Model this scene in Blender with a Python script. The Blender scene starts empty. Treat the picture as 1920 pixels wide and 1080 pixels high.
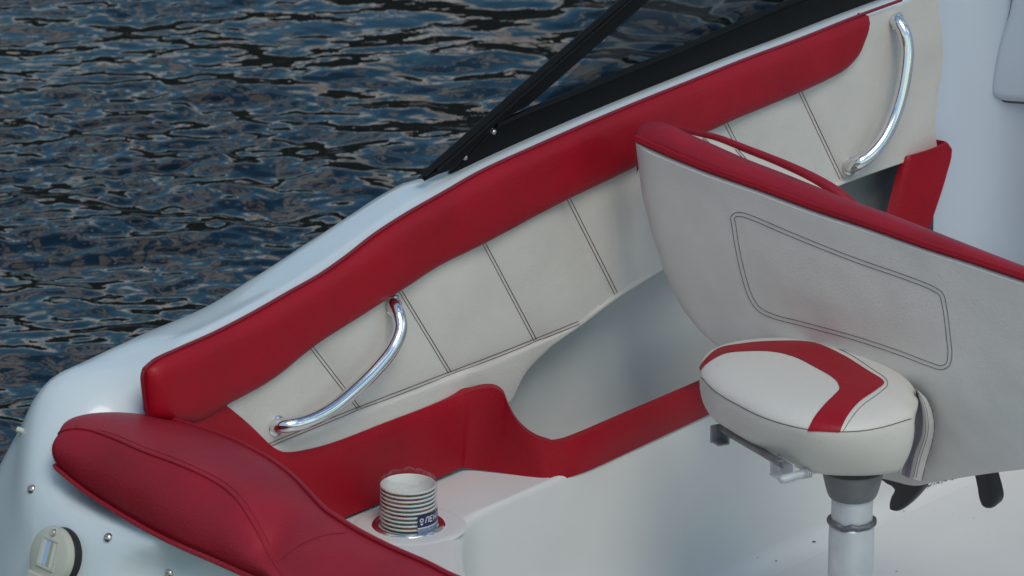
import bpy, bmesh, math, random
import numpy as np
from mathutils import Vector, noise
from mathutils.bvhtree import BVHTree
from mathutils.geometry import tessellate_polygon
random.seed(7); rng = np.random.default_rng(11)
D = bpy.data; S = bpy.context.scene; COL = S.collection
R = math.radians

# ------------------------------------------------------------------ camera
# X runs to the bow, Y to port, Z up; origin on the aft ledge at the cup holder; metres
F = 10000.0
hd, pt = R(41), R(19.2)
cd = np.array([math.cos(hd)*math.cos(pt), math.sin(hd)*math.cos(pt), -math.sin(pt)])
cr = np.array([math.sin(hd), -math.cos(hd), 0.0]); cu = np.cross(cr, cd)
def ray(x, y): return cd + cr*(x-960)/F + cu*(540-y)/F
CAM = -7.6*ray(766, 983)
def at(px, py, axis, val):
    v = ray(px, py); t = (val-CAM[axis])/v[axis]; return CAM+t*v
def atx(p, v): return at(p[0], p[1], 0, v)
def aty(p, v): return at(p[0], p[1], 1, v)
def atz(p, v): return at(p[0], p[1], 2, v)
def project(P):
    q = np.array(P)-CAM; z = q@cd; return 960+F*(q@cr)/z, 540-F*(q@cu)/z
def atplane(p, o, n):
    v = ray(*p); t = np.dot(np.array(o)-CAM, n)/np.dot(v, n); return CAM+t*v

cam = D.objects.new('camera', D.cameras.new('camera')); COL.objects.link(cam)
cam.data.sensor_width = 36; cam.data.lens = 36*F/1920
cam.data.clip_start = .1; cam.data.clip_end = 3000
cam.data.dof.use_dof = True; cam.data.dof.focus_distance = 7.9; cam.data.dof.aperture_fstop = 18
cam.location = CAM
cam.rotation_euler = Vector(cd).to_track_quat('-Z', 'Y').to_euler()
S.camera = cam

# ------------------------------------------------------------------ materials
def nt(m):
    m.use_nodes = True; return m.node_tree.nodes, m.node_tree.links
def mat(name, col, rough=.5, metal=0, bump=0, bscale=300, var=0, vscale=6, spec=.5, coat=0, coatr=.1, col2=None, rvar=0, sheen=0):
    m = D.materials.new(name); n, l = nt(m); b = n['Principled BSDF']
    b.inputs['Base Color'].default_value = (*col, 1); b.inputs['Roughness'].default_value = rough
    b.inputs['Metallic'].default_value = metal; b.inputs['Specular IOR Level'].default_value = spec
    b.inputs['Coat Weight'].default_value = coat; b.inputs['Coat Roughness'].default_value = coatr
    if sheen: b.inputs['Sheen Weight'].default_value = sheen
    tc = n.new('ShaderNodeTexCoord')
    if var or rvar:
        t = n.new('ShaderNodeTexNoise'); t.inputs['Scale'].default_value = vscale; t.inputs['Detail'].default_value = 6
        l.new(tc.outputs['Object'], t.inputs['Vector'])
        if var:
            mx = n.new('ShaderNodeMix'); mx.data_type = 'RGBA'
            mx.inputs[6].default_value = (*col, 1)
            mx.inputs[7].default_value = (*(col2 or tuple(c*(1-var) for c in col)), 1)
            rp = n.new('ShaderNodeMapRange'); rp.inputs[1].default_value = .42; rp.inputs[2].default_value = .72
            l.new(t.outputs['Fac'], rp.inputs[0]); l.new(rp.outputs[0], mx.inputs[0]); l.new(mx.outputs[2], b.inputs['Base Color'])
        if rvar:
            rr = n.new('ShaderNodeMapRange'); rr.inputs[1].default_value = .3; rr.inputs[2].default_value = .7
            rr.inputs[3].default_value = rough; rr.inputs[4].default_value = rough+rvar
            l.new(t.outputs['Fac'], rr.inputs[0]); l.new(rr.outputs[0], b.inputs['Roughness'])
    if bump:
        t = n.new('ShaderNodeTexNoise'); t.inputs['Scale'].default_value = bscale; t.inputs['Detail'].default_value = 3
        l.new(tc.outputs['Object'], t.inputs['Vector'])
        t2 = n.new('ShaderNodeTexNoise'); t2.inputs['Scale'].default_value = 14; t2.inputs['Detail'].default_value = 2
        l.new(tc.outputs['Object'], t2.inputs['Vector'])
        b1 = n.new('ShaderNodeBump'); b1.inputs['Strength'].default_value = bump; b1.inputs['Distance'].default_value = .0012
        b2 = n.new('ShaderNodeBump'); b2.inputs['Strength'].default_value = bump*.5; b2.inputs['Distance'].default_value = .006
        l.new(t.outputs['Fac'], b1.inputs['Height']); l.new(t2.outputs['Fac'], b2.inputs['Height'])
        l.new(b2.outputs[0], b1.inputs['Normal']); l.new(b1.outputs[0], b.inputs['Normal'])
    return m
M = {}
M['gel'] = mat('gelcoat', (.60, .67, .69), .3, var=.06, vscale=3, coat=.5, coatr=.08, rvar=.12)
M['liner'] = mat('liner_gelcoat', (.64, .635, .615), .38, var=.08, vscale=4, rvar=.1, coat=.2, coatr=.15)
M['console'] = mat('console_gelcoat', (.54, .60, .68), .26, var=.05, vscale=3, coat=.5, coatr=.12)
M['vinyl'] = mat('white_vinyl', (.60, .57, .52), .52, bump=.55, bscale=320, var=.09, vscale=9, col2=(.55, .52, .47))
M['vinylseat'] = mat('seat_vinyl', (.62, .595, .565), .52, bump=.5, bscale=320, var=.06, vscale=8, col2=(.58, .555, .53))
M['vinylin'] = mat('inner_vinyl', (.62, .59, .53), .52, bump=.5, bscale=320)
M['red'] = mat('red_vinyl', (.31, .0005, .010), .46, spec=.3, bump=.6, bscale=320, var=.18, vscale=7)
M['redfade'] = mat('faded_red_vinyl', (.30, .007, .020), .5, spec=.35, bump=.65, bscale=320, var=.2, vscale=9)
M['reddark'] = mat('red_piping', (.20, .006, .016), .4, bump=.2)
M['thread'] = mat('maroon_thread', (.10, .04, .045), .7)
M['tdark'] = mat('grey_thread', (.10, .075, .08), .7)
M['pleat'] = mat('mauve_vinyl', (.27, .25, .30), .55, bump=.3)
M['chrome'] = mat('polished_steel', (.78, .78, .78), .1, metal=1, rvar=.06, vscale=30)
M['holder'] = mat('dull_steel', (.32, .31, .30), .3, metal=1)
M['steel'] = mat('screw_steel', (.55, .52, .48), .28, metal=1)
M['alu'] = mat('brushed_aluminium', (.66, .69, .70), .42, metal=.55, var=.25, vscale=18, rvar=.15, col2=(.50, .53, .55))
M['aludull'] = mat('cast_aluminium', (.30, .31, .32), .5, metal=.8, var=.3, vscale=40)
M['weld'] = mat('weld_grey', (.20, .20, .22), .55, metal=.7, bump=1.0, bscale=120, var=.5, vscale=60)
M['black'] = mat('black_frame', (.003, .004, .005), .5, spec=.18, bump=.15, bscale=300)
M['blackp'] = mat('black_plastic', (.012, .012, .014), .4, bump=.2)
M['rubber'] = mat('black_rubber', (.012, .012, .013), .6)
M['collar'] = mat('grey_collar', (.17, .172, .175), .45, metal=.2, bump=.2, var=.2, vscale=20)
M['cream'] = mat('cream_plastic', (.50, .50, .42), .4, var=.06, vscale=20)
M['pocket'] = mat('pocket_gelcoat', (.55, .56, .54), .6, var=.10, vscale=6)
M['recess_shade'] = mat('recess_shade_grey', (.24, .26, .26), .9, bump=.8, bscale=260)  # dark grey stands in for shade inside the enclosed pocket
M['paper'] = mat('cup_paper', (.66, .66, .62), .6)
M['navy'] = mat('navy_label', (.012, .014, .06), .4)
M['ink'] = mat('white_ink', (.62, .63, .70), .5)
M['labelblue'] = mat('pale_blue_label', (.25, .32, .42), .4, var=.3, vscale=150, col2=(.1, .13, .2))
M['lens_blue'] = mat('pale_blue_lens', (.30, .48, .72), .12, coat=.6)
M['lens_clear'] = mat('clear_lens', (.55, .57, .58), .1, coat=.6)
M['brass'] = mat('brass_contact', (.42, .40, .24), .3, metal=.6)
M['dirt'] = mat('scuff_dirt', (.10, .085, .075), .9)

def glass_mat():
    m = D.materials.new('smoked_glass'); n, l = nt(m); n.remove(n['Principled BSDF'])
    t = n.new('ShaderNodeBsdfTransparent'); t.inputs[0].default_value = (.70, .72, .72, 1)
    g = n.new('ShaderNodeBsdfGlossy'); g.inputs['Roughness'].default_value = .02; g.inputs[0].default_value = (.9, .9, .9, 1)
    f = n.new('ShaderNodeFresnel'); f.inputs[0].default_value = 1.45
    ge = n.new('ShaderNodeNewGeometry'); mu = n.new('ShaderNodeMath'); mu.operation = 'SUBTRACT'; mu.inputs[0].default_value = 1; l.new(ge.outputs['Backfacing'], mu.inputs[1])
    m2 = n.new('ShaderNodeMath'); m2.operation = 'MULTIPLY'; l.new(f.outputs[0], m2.inputs[0]); l.new(mu.outputs[0], m2.inputs[1])
    x = n.new('ShaderNodeMixShader'); l.new(m2.outputs[0], x.inputs[0]); l.new(t.outputs[0], x.inputs[1]); l.new(g.outputs[0], x.inputs[2])
    l.new(x.outputs[0], n['Material Output'].inputs[0]); return m
M['glass'] = glass_mat()
def film_mat():
    m = D.materials.new('clear_film'); n, l = nt(m); n.remove(n['Principled BSDF'])
    t = n.new('ShaderNodeBsdfTransparent'); t.inputs[0].default_value = (.93, .93, .94, 1)
    g = n.new('ShaderNodeBsdfGlossy'); g.inputs['Roughness'].default_value = .12; g.inputs[0].default_value = (.9, .9, .95, 1)
    w = n.new('ShaderNodeLayerWeight'); w.inputs[0].default_value = .35
    mr = n.new('ShaderNodeMapRange'); mr.inputs[3].default_value = .02; mr.inputs[4].default_value = .38
    tc = n.new('ShaderNodeTexCoord'); ns = n.new('ShaderNodeTexNoise'); ns.inputs['Scale'].default_value = 90; ns.inputs['Detail'].default_value = 2
    b = n.new('ShaderNodeBump'); b.inputs['Strength'].default_value = .9; b.inputs['Distance'].default_value = .006
    l.new(tc.outputs['Object'], ns.inputs['Vector']); l.new(ns.outputs['Fac'], b.inputs['Height']); l.new(b.outputs[0], g.inputs['Normal']); l.new(b.outputs[0], w.inputs['Normal'])
    x = n.new('ShaderNodeMixShader'); l.new(w.outputs['Facing'], mr.inputs[0]); l.new(mr.outputs[0], x.inputs[0]); l.new(t.outputs[0], x.inputs[1]); l.new(g.outputs[0], x.inputs[2])
    l.new(x.outputs[0], n['Material Output'].inputs[0]); return m
M['film'] = film_mat()

# ------------------------------------------------------------------ geometry helpers
def spl(pts, n, ends=True):
    """n points evenly along a Catmull-Rom curve through pts"""
    p = np.array(pts, float)
    if len(p) == 2:
        t = np.linspace(0, 1, n)[:, None]; return p[0]*(1-t)+p[1]*t
    e = np.vstack([2*p[0]-p[1], p, 2*p[-1]-p[-2]]); out = []
    for i in range(len(p)-1):
        a, b, c, d = e[i:i+4]
        da, db, dc = [max(np.linalg.norm(q)**.5, 1e-9) for q in (b-a, c-b, d-c)]
        for t in np.linspace(0, 1, 24, endpoint=False):
            m1 = ((b-a)/da-(c-a)/(da+db)+(c-b)/db)*db; m2 = ((c-b)/db-(d-b)/(db+dc)+(d-c)/dc)*db
            out.append((2*t**3-3*t*t+1)*b+(t**3-2*t*t+t)*m1+(-2*t**3+3*t*t)*c+(t**3-t*t)*m2)
    out.append(p[-1]); out = np.array(out)
    s = np.r_[0, np.cumsum(np.linalg.norm(np.diff(out, axis=0), axis=1))]
    q = np.linspace(0, s[-1], n)
    return np.array([np.interp(q, s, out[:, k]) for k in range(out.shape[1])]).T
class MB:
    def __init__(self): self.v = []; self.f = []; self.mi = []
    def grid(self, rows, closeu=False, closev=False, mi=0):
        b = len(self.v); nr, nc = len(rows), len(rows[0])
        for r in rows: self.v.extend(tuple(map(float, q)) for q in r)
        for i in range(nr if closeu else nr-1):
            for j in range(nc if closev else nc-1):
                i2, j2 = (i+1) % nr, (j+1) % nc
                self.f.append((b+i*nc+j, b+i*nc+j2, b+i2*nc+j2, b+i2*nc+j)); self.mi.append(mi)
        return b
    def poly(self, pts, mi=0):
        b = len(self.v); self.v.extend(tuple(map(float, q)) for q in pts)
        for t in tessellate_polygon([[Vector(q) for q in pts]]): self.f.append(tuple(b+k for k in t)); self.mi.append(mi)
    def slab(self, pts, off, mi=0):
        """polygon pts and its copy moved by off, walled"""
        off = np.array(off); q = [np.array(p)+off for p in pts]
        self.poly(pts, mi); self.poly(q, mi); self.grid([pts, q], closev=True, mi=mi)
    def pad(self, pts, out, h, inset=.012, n=5, depth=None, mi=0):
        """polygon face raised by h along out with rounded shoulders, and walls going back by depth"""
        p = np.array(pts); out = np.array(out)/np.linalg.norm(out)
        m = len(p); nx = np.roll(p, -1, 0); pv = np.roll(p, 1, 0)
        tg = nx-pv; tg /= np.linalg.norm(tg, axis=1)[:, None]
        inn = np.cross(out, tg)
        area = sum(np.dot(out, np.cross(p[i]-p[0], nx[i]-p[0])) for i in range(m))
        if area < 0: inn = -inn
        rows = []
        if depth: rows.append(p-out*depth)
        for k in range(n+1):
            a = k/n*math.pi/2; rows.append(p+inn*inset*(1-math.cos(a))+out*h*math.sin(a))
        self.grid(rows, closev=True, mi=mi); self.poly(rows[-1], mi)
    def tube(self, path, r, n=8, closed=False, cap=True, mi=0):
        P = np.array(path, float); m = len(P)
        T = np.roll(P, -1, 0)-np.roll(P, 1, 0) if closed else np.gradient(P, axis=0)
        T /= np.maximum(np.linalg.norm(T, axis=1), 1e-9)[:, None]
        rr = np.full(m, r) if np.isscalar(r) else np.array(r)
        u = np.cross(T[0], [0, 0, 1.]);  u = u if np.linalg.norm(u) > .05 else np.cross(T[0], [0, 1., 0])
        u /= np.linalg.norm(u); rows = []
        for i in range(m):
            u = u-T[i]*np.dot(u, T[i]); u /= np.linalg.norm(u); w = np.cross(T[i], u)
            a = np.linspace(0, 2*math.pi, n, endpoint=False)
            rows.append(P[i]+rr[i]*(np.cos(a)[:, None]*u+np.sin(a)[:, None]*w))
        b = self.grid(rows, closeu=closed, closev=True, mi=mi)
        if cap and not closed:
            self.f.append(tuple(b+k for k in range(n))); self.f.append(tuple(b+(m-1)*n+k for k in range(n))); self.mi += [mi, mi]
    def lathe(self, o, ax, prof, n=32, mi=0):
        """prof: (radius, height along ax)"""
        o = np.array(o, float); ax = np.array(ax, float); ax /= np.linalg.norm(ax)
        u = np.cross(ax, [0, 1., 0]); u = u if np.linalg.norm(u) > .1 else np.cross(ax, [1., 0, 0]); u /= np.linalg.norm(u); w = np.cross(ax, u)
        a = np.linspace(0, 2*math.pi, n, endpoint=False)
        self.grid([o+ax*h+max(r, 1e-5)*(np.cos(a)[:, None]*u+np.sin(a)[:, None]*w) for r, h in prof], closev=True, mi=mi)
    def box(self, c, ux, uy, uz, mi=0):
        """box by centre and three half vectors, slightly chamfered by a second pass"""
        c, ux, uy, uz = [np.array(q, float) for q in (c, ux, uy, uz)]
        b = len(self.v)
        for sx in (-1, 1):
            for sy in (-1, 1):
                for sz in (-1, 1): self.v.append(tuple(c+sx*ux+sy*uy+sz*uz))
        for f in ((0,1,3,2),(4,6,7,5),(0,4,5,1),(2,3,7,6),(0,2,6,4),(1,5,7,3)): self.f.append(tuple(b+k for k in f)); self.mi.append(mi)
    def build(self, name, mats, parent=None, smooth=True, bevel=0, sub=0, angle=40, merge=True):
        me = D.meshes.new(name); me.from_pydata(self.v, [], self.f)
        for m in (mats if isinstance(mats, (list, tuple)) else [mats]): me.materials.append(M[m] if isinstance(m, str) else m)
        me.polygons.foreach_set('material_index', self.mi)
        bm = bmesh.new(); bm.from_mesh(me)
        if merge: bmesh.ops.remove_doubles(bm, verts=bm.verts, dist=2e-5)
        bmesh.ops.recalc_face_normals(bm, faces=bm.faces); bm.to_mesh(me); bm.free()
        o = D.objects.new(name, me); COL.objects.link(o)
        if parent: o.parent = parent
        if bevel:
            b = o.modifiers.new('bevel', 'BEVEL'); b.width = bevel; b.segments = 3; b.limit_method = 'ANGLE'; b.angle_limit = R(35)
        if sub:
            s = o.modifiers.new('sub', 'SUBSURF'); s.levels = s.render_levels = sub
        if smooth:
            me.polygons.foreach_set('use_smooth', [True]*len(me.polygons))
            if not sub:
                try: me.set_sharp_from_angle(angle=R(angle))
                except Exception: pass
        me.update(); return o
def bvh_of(*objs):
    vs, fs = [], []
    dg = bpy.context.evaluated_depsgraph_get()
    for o in objs:
        me = o.evaluated_get(dg).to_mesh(); b = len(vs)
        vs += [v.co.copy() for v in me.vertices]; fs += [tuple(b+k for k in p.vertices) for p in me.polygons]
    return BVHTree.FromPolygons(vs, fs)
def hit(bvh, p, lift=0.0):
    v = Vector(ray(*p)).normalized(); h, n, i, d = bvh.ray_cast(Vector(CAM), v)
    if h is None: return None, None
    if n.dot(v) > 0: n = -n
    return np.array(h+n*lift), np.array(n)
def hits(bvh, pts, lift=0.0): return [q for q in (hit(bvh, p, lift)[0] for p in pts) if q is not None]
def thing(name, label, cat, loc=(0, 0, 0)):
    o = D.objects.new(name, None); COL.objects.link(o); o.location = loc
    o['label'] = label; o['category'] = cat; return o
def part_of(root, o): o.parent = root; o.matrix_parent_inverse = root.matrix_world.inverted()

# ------------------------------------------------------------------ world, sun, camera view
W = D.worlds.new('World'); S.world = W; W.use_nodes = True
n, l = W.node_tree.nodes, W.node_tree.links
SUN_EL, SUN_AZ = 52, 240            # direction the light comes from, degrees from +X counter-clockwise
sky = n.new('ShaderNodeTexSky'); sky.sky_type = 'NISHITA'; sky.sun_disc = False
sky.sun_elevation = R(SUN_EL); sky.sun_rotation = R(90-SUN_AZ); sky.air_density = 1.4; sky.dust_density = .6; sky.ozone_density = 2.0
tc = n.new('ShaderNodeTexCoord'); mp = n.new('ShaderNodeMapping'); mp.inputs['Scale'].default_value = (1, 1, 1.7)
l.new(tc.outputs['Generated'], mp.inputs['Vector'])
ns = n.new('ShaderNodeTexNoise'); ns.inputs['Scale'].default_value = 5.0; ns.inputs['Detail'].default_value = 3; ns.inputs['Roughness'].default_value = .55; ns.inputs['Distortion'].default_value = .3
l.new(mp.outputs[0], ns.inputs['Vector'])
rm = n.new('ShaderNodeMapRange'); rm.inputs[1].default_value = .515; rm.inputs[2].default_value = .585; rm.interpolation_type = 'SMOOTHSTEP'
l.new(ns.outputs['Fac'], rm.inputs[0])
n2 = n.new('ShaderNodeTexNoise'); n2.inputs['Scale'].default_value = 3.0; n2.inputs['Detail'].default_value = 4
l.new(mp.outputs[0], n2.inputs['Vector'])
cl = n.new('ShaderNodeMix'); cl.data_type = 'RGBA'; cl.inputs[6].default_value = (7.6, 7.3, 7.0, 1); cl.inputs[7].default_value = (22, 22.5, 23, 1)
r2 = n.new('ShaderNodeMapRange'); r2.inputs[1].default_value = .47; r2.inputs[2].default_value = .58; l.new(n2.outputs['Fac'], r2.inputs[0]); 
# brightening added to the clouds on the right, for whiter glints on the water
dt = n.new('ShaderNodeVectorMath'); dt.operation = 'DOT_PRODUCT'; dt.inputs[1].default_value = (*cr, ) ; l.new(tc.outputs['Generated'], dt.inputs[0])
r3 = n.new('ShaderNodeMapRange'); r3.inputs[1].default_value = -.12; r3.inputs[2].default_value = .30; r3.inputs[3].default_value = .12; r3.inputs[4].default_value = 1; l.new(dt.outputs['Value'], r3.inputs[0])
m3 = n.new('ShaderNodeMath'); m3.operation = 'MULTIPLY'; l.new(r2.outputs[0], m3.inputs[0]); l.new(r3.outputs[0], m3.inputs[1]); l.new(m3.outputs[0], cl.inputs[0])
mx = n.new('ShaderNodeMix'); mx.data_type = 'RGBA'
hs = n.new('ShaderNodeHueSaturation'); hs.inputs['Saturation'].default_value = 1.25; hs.inputs['Value'].default_value = 1.4; l.new(sky.outputs[0], hs.inputs['Color'])
tn = n.new('ShaderNodeMix'); tn.data_type = 'RGBA'; tn.blend_type = 'MULTIPLY'; tn.inputs[0].default_value = 1; tn.inputs[7].default_value = (.93, 1.08, 1.0, 1); l.new(hs.outputs[0], tn.inputs[6])
l.new(rm.outputs[0], mx.inputs[0]); l.new(tn.outputs[2], mx.inputs[6]); l.new(cl.outputs[2], mx.inputs[7])
l.new(mx.outputs[2], n['Background'].inputs[0]); n['Background'].inputs[1].default_value = .09
sd = D.lights.new('sun', 'SUN'); sd.energy = 1.5; sd.angle = R(24); sd.color = (1, .94, .86)
so = D.objects.new('sun', sd); COL.objects.link(so)
sv = Vector((math.cos(R(SUN_AZ))*math.cos(R(SUN_EL)), math.sin(R(SUN_AZ))*math.cos(R(SUN_EL)), math.sin(R(SUN_EL))))
so.rotation_euler = sv.to_track_quat('Z', 'Y').to_euler()
S.view_settings.view_transform = 'Standard'; S.view_settings.look = 'None'; S.view_settings.exposure = -.17; S.view_settings.gamma = 1
S.cycles.max_bounces = 8; S.cycles.transparent_max_bounces = 16
try: S.cycles.use_denoising = True
except Exception: pass

# ------------------------------------------------------------------ water
ZW = -.72
fw = np.array([math.cos(hd), math.sin(hd)]); rt = np.array([math.sin(hd), -math.cos(hd)])
def axis(lo, hi, step, far, g=1.16):
    a = list(np.arange(lo, hi, step)); s = step; 
    while a[-1] < far: s *= g; a.append(a[-1]+s)
    s = step; b = [lo]
    while b[-1] > -far: s *= g; b.append(b[-1]-s)
    return np.array(b[:0:-1]+a)
aw = axis(8.6, 13.4, .0085, 900); ac = axis(-1.35, .95, .0085, 900)
A, B = np.meshgrid(aw, ac, indexing='ij')
X = CAM[0]+A*fw[0]+B*rt[0]; Y = CAM[1]+A*fw[1]+B*rt[1]
Z = np.zeros_like(X)
near = np.exp(-np.maximum(0, np.hypot(A-11, B)-6)/8)
calm = .5+.5*np.tanh((B+.25)/.5)        # to the left the surface is choppier, to the right longer
gust = .9+.5*np.sin(X*1.9+Y*1.1+.6)*np.sin(Y*2.3-X*.7+2)+.25*np.sin(X*4.1-Y*3.3)
def waves(nw, l0, l1, slope, spread, head, sel=None):
    global Z
    z = np.zeros_like(X)
    for k in range(nw):
        L = l0*(l1/l0)**rng.random(); th = head+rng.normal(0, spread); K = 2*math.pi/L
        ph = rng.random()*6.283; a = slope/K*math.sqrt(2/nw)
        q = K*(X*math.cos(th)+Y*math.sin(th))+ph
        z += a*(np.sin(q)+.18*np.cos(2*q))
    Z += z*near*(1 if sel is None else sel)*gust
waves(24, .35, .95, .062, .5, hd+.1)
waves(40, .13, .34, .092, .8, hd+.2)
waves(50, .04, .11, .068, 1.1, hd-.1, .25+1.3*(1-calm))
wm = MB(); wme = D.meshes.new('water')
nr, nc = X.shape
vv = np.stack([X, Y, Z+ZW], -1).reshape(-1, 3)
idx = np.arange(nr*nc).reshape(nr, nc)
q = np.stack([idx[:-1, :-1], idx[1:, :-1], idx[1:, 1:], idx[:-1, 1:]], -1).reshape(-1, 4)
wme.vertices.add(len(vv)); wme.vertices.foreach_set('co', vv.ravel())
wme.loops.add(q.size); wme.loops.foreach_set('vertex_index', q.ravel().astype(np.int32))
wme.polygons.add(len(q)); wme.polygons.foreach_set('loop_start', np.arange(0, q.size, 4, dtype=np.int32)); wme.polygons.foreach_set('loop_total', np.full(len(q), 4, np.int32))
wme.polygons.foreach_set('use_smooth', np.ones(len(q), bool)); wme.update(); wme.validate()
wm = D.materials.new('water'); n, l = nt(wm); b = n['Principled BSDF']
b.inputs['Base Color'].default_value = (.002, .004, .006, 1); b.inputs['Roughness'].default_value = .02; b.inputs['IOR'].default_value = 1.42
tcn = n.new('ShaderNodeTexCoord'); t = n.new('ShaderNodeTexNoise'); t.inputs['Scale'].default_value = 22; t.inputs['Detail'].default_value = 2; t.inputs['Distortion'].default_value = .8
l.new(tcn.outputs['Object'], t.inputs['Vector'])
bp = n.new('ShaderNodeBump'); bp.inputs['Strength'].default_value = .08; bp.inputs['Distance'].default_value = .012
l.new(t.outputs['Fac'], bp.inputs['Height']); l.new(bp.outputs[0], b.inputs['Normal'])
wme.materials.append(wm)
water = D.objects.new('water', wme); COL.objects.link(water); water['kind'] = 'structure'; water['label'] = 'dark blue rippled harbour water beside the boat'
# unseen dark bank, added to give the ripples black reflections
hb = MB(); rows = []
for a in np.linspace(-50, 110, 120):
    h = 15+6*noise.noise(Vector((a*.09, 0, 3)))+2.5*noise.noise(Vector((a*.5, 2, 3)))
    dx, dy = math.cos(R(a)), math.sin(R(a))
    rows.append([(dx*58, dy*58, ZW-1), (dx*60, dy*60, ZW+h*.55), (dx*66, dy*66, ZW+h), (dx*110, dy*110, ZW+h*.9), (dx*120, dy*120, ZW-1)])
hb.grid(rows)
M['bank'] = mat('reflection_bank_green', (.018, .022, .014), .9, var=.5, vscale=.4)
reflection_bank = hb.build('reflection_bank', 'bank'); reflection_bank['kind'] = 'structure'

# ================================================================== BOAT
boat = thing('motorboat', 'white open motorboat with red and white upholstery moored on dark water', 'boat', (0, 0, ZW))
bpy.context.view_layer.update()
def bpart(mb, name, mats, parent=boat, **k):
    o = mb.build(name, mats, None, **k); part_of(parent, o); return o

YP = .097                                            # side panel plane
PIPE = [(270, 692), (290, 675), (330, 656), (400, 625), (470, 589), (540, 549), (600, 515), (650, 480), (700, 441), (760, 402), (830, 362), (900, 322), (1000, 276), (1100, 232), (1200, 190), (1300, 150), (1400, 110), (1500, 73), (1600, 33), (1690, 0), (1800, -41), (1960, -98), (2100, -146)]
pin = np.array([aty(p, YP+.008) for p in PIPE])
OUT = [(200, 655), (260, 622), (330, 598), (385, 578), (420, 552), (460, 525), (520, 488), (580, 450), (640, 408), (690, 375), (740, 345), (772, 334)]
yo = lambda x: float(np.interp(x, [-.32, .12], [.25, .205]))
def edge_pt(p):
    y = .23
    for k in range(12): q = aty(p, y); y = yo(q[0])
    return aty(p, y)
pout = np.array([edge_pt(p) for p in OUT])
def smooth_curve(xs, zs):
    g = np.arange(xs.min(), xs.max(), .005); v = np.interp(g, xs, zs); e = np.r_[np.full(30, v[0])-(v[12]-v[0])/12*np.arange(30, 0, -1), v, np.full(30, v[-1])+(v[-1]-v[-13])/12*np.arange(1, 31)]
    k = np.exp(-(np.arange(-30, 31)/13.)**2); k /= k.sum(); return g, np.convolve(e, k, 'valid')
gi, vi = smooth_curve(pin[:, 0], pin[:, 2]); zi = lambda x: np.interp(x, gi, vi)
go, vo = smooth_curve(pout[:, 0], pout[:, 2])
def zo(x):
    xs = np.r_[pout[:, 0], 3.]; zs = np.r_[pout[:, 2], 0]
    z = np.interp(x, go, vo)
    return np.where(x > pout[-1, 0], np.minimum(zi(x)-.022, z+(zi(x)-zi(pout[-1, 0]))), z)
# --- deck and topsides
st = []
for x in np.r_[2.2, np.linspace(1.8, -.32, 64)]:
    a, o, w = float(zi(x)), float(zo(x)), yo(x)-.106
    st.append([(x, .115, a-.09), (x, .106, a-.012), (x, .115, a), (x, .106+.35*w, a*.66+o*.34+.003), (x, .106+.72*w, a*.3+o*.7+.003), (x, .106+.93*w, o+.002), (x, .106+w, o-.004), (x, .113+w, o-.018), (x, .125+w, o-.30), (x, .06+w, ZW-.25)])
def station(o, dirn, prof): 
    d = np.array(dirn)/np.linalg.norm(dirn); return [(o[0]+d[0]*r, o[1]+d[1]*r, z) for r, z in prof]
cs = []
c0 = (-.40, .10)
cs.append(station((-.37, .10), (-.04, 1), [(.004, .225), (.004, .285), (.014, .304), (.055, .306), (.11, .304), (.15, .295), (.176, .272), (.190, .225), (.206, -.05), (.09, ZW-.25)]))
cs.append(station((-.40, .10), (-.3, 1), [(.0, .205), (.02, .25), (.07, .284), (.118, .292), (.156, .286), (.184, .262), (.204, .224), (.252, .135), (.31, .0), (.20, ZW-.25)]))
cs.append(station((-.42, .09), (-.75, 1), [(.0, .185), (.01, .2), (.04, .212), (.08, .228), (.118, .24), (.148, .238), (.172, .215), (.193, .165), (.255, -.04), (.18, ZW-.25)]))
cs.append(station((-.43, .06), (-1, .62), [(.0, .165), (.02, .175), (.06, .18), (.10, .187), (.136, .19), (.163, .181), (.182, .157), (.199, .112), (.25, -.12), (.25, ZW-.25)]))
cs.append(station((-.43, .03), (-1, .18), [(.0, .16), (.03, .165), (.07, .17), (.105, .175), (.140, .178), (.164, .168), (.181, .14), (.20, .09), (.262, -.14), (.26, ZW-.25)]))
def ax_(y): return float(np.interp(-y, [-.1, .07, .206, .29, .6, 1.2], [-.535, -.589, -.607, -.615, -.63, -.60]))
for y in np.r_[-.06, -.14, -.22, -.30, -.42, -.6, -.9, -1.3, -1.64]:
    a = ax_(y); zz = .188
    cs.append([(a+.13, y, .17), (a+.10, y, .18), (a+.06, y, zz), (a+.03, y, zz), (a+.008, y, zz-.004), (a-.008, y, zz-.022), (a-.02, y, zz-.055), (a-.04, y, zz-.11), (a-.105, y, zz-.33), (a-.12, y, ZW-.25)])
st = st+cs
st = [spl(s, 96) for s in st]
st = np.array(st); st = np.array([spl(st[:, j], 190) for j in range(st.shape[1])]).transpose(1, 0, 2)
# shallow dish added to the transom shape to imitate a dark reflection
for a in st:
    for q in a:
        if q[0] < -.50:
            px, py = project(q); e = math.hypot((px-400)/185, (py-1120)/112)
            q[0] += .040*(.5+.5*math.cos(math.pi*min(1, max(0, (e-.62)/.5))))
hm = MB(); hm.grid(st)
deck = bpart(hm, 'hull', 'gel', angle=60)
hull_bvh = bvh_of(deck)

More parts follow.
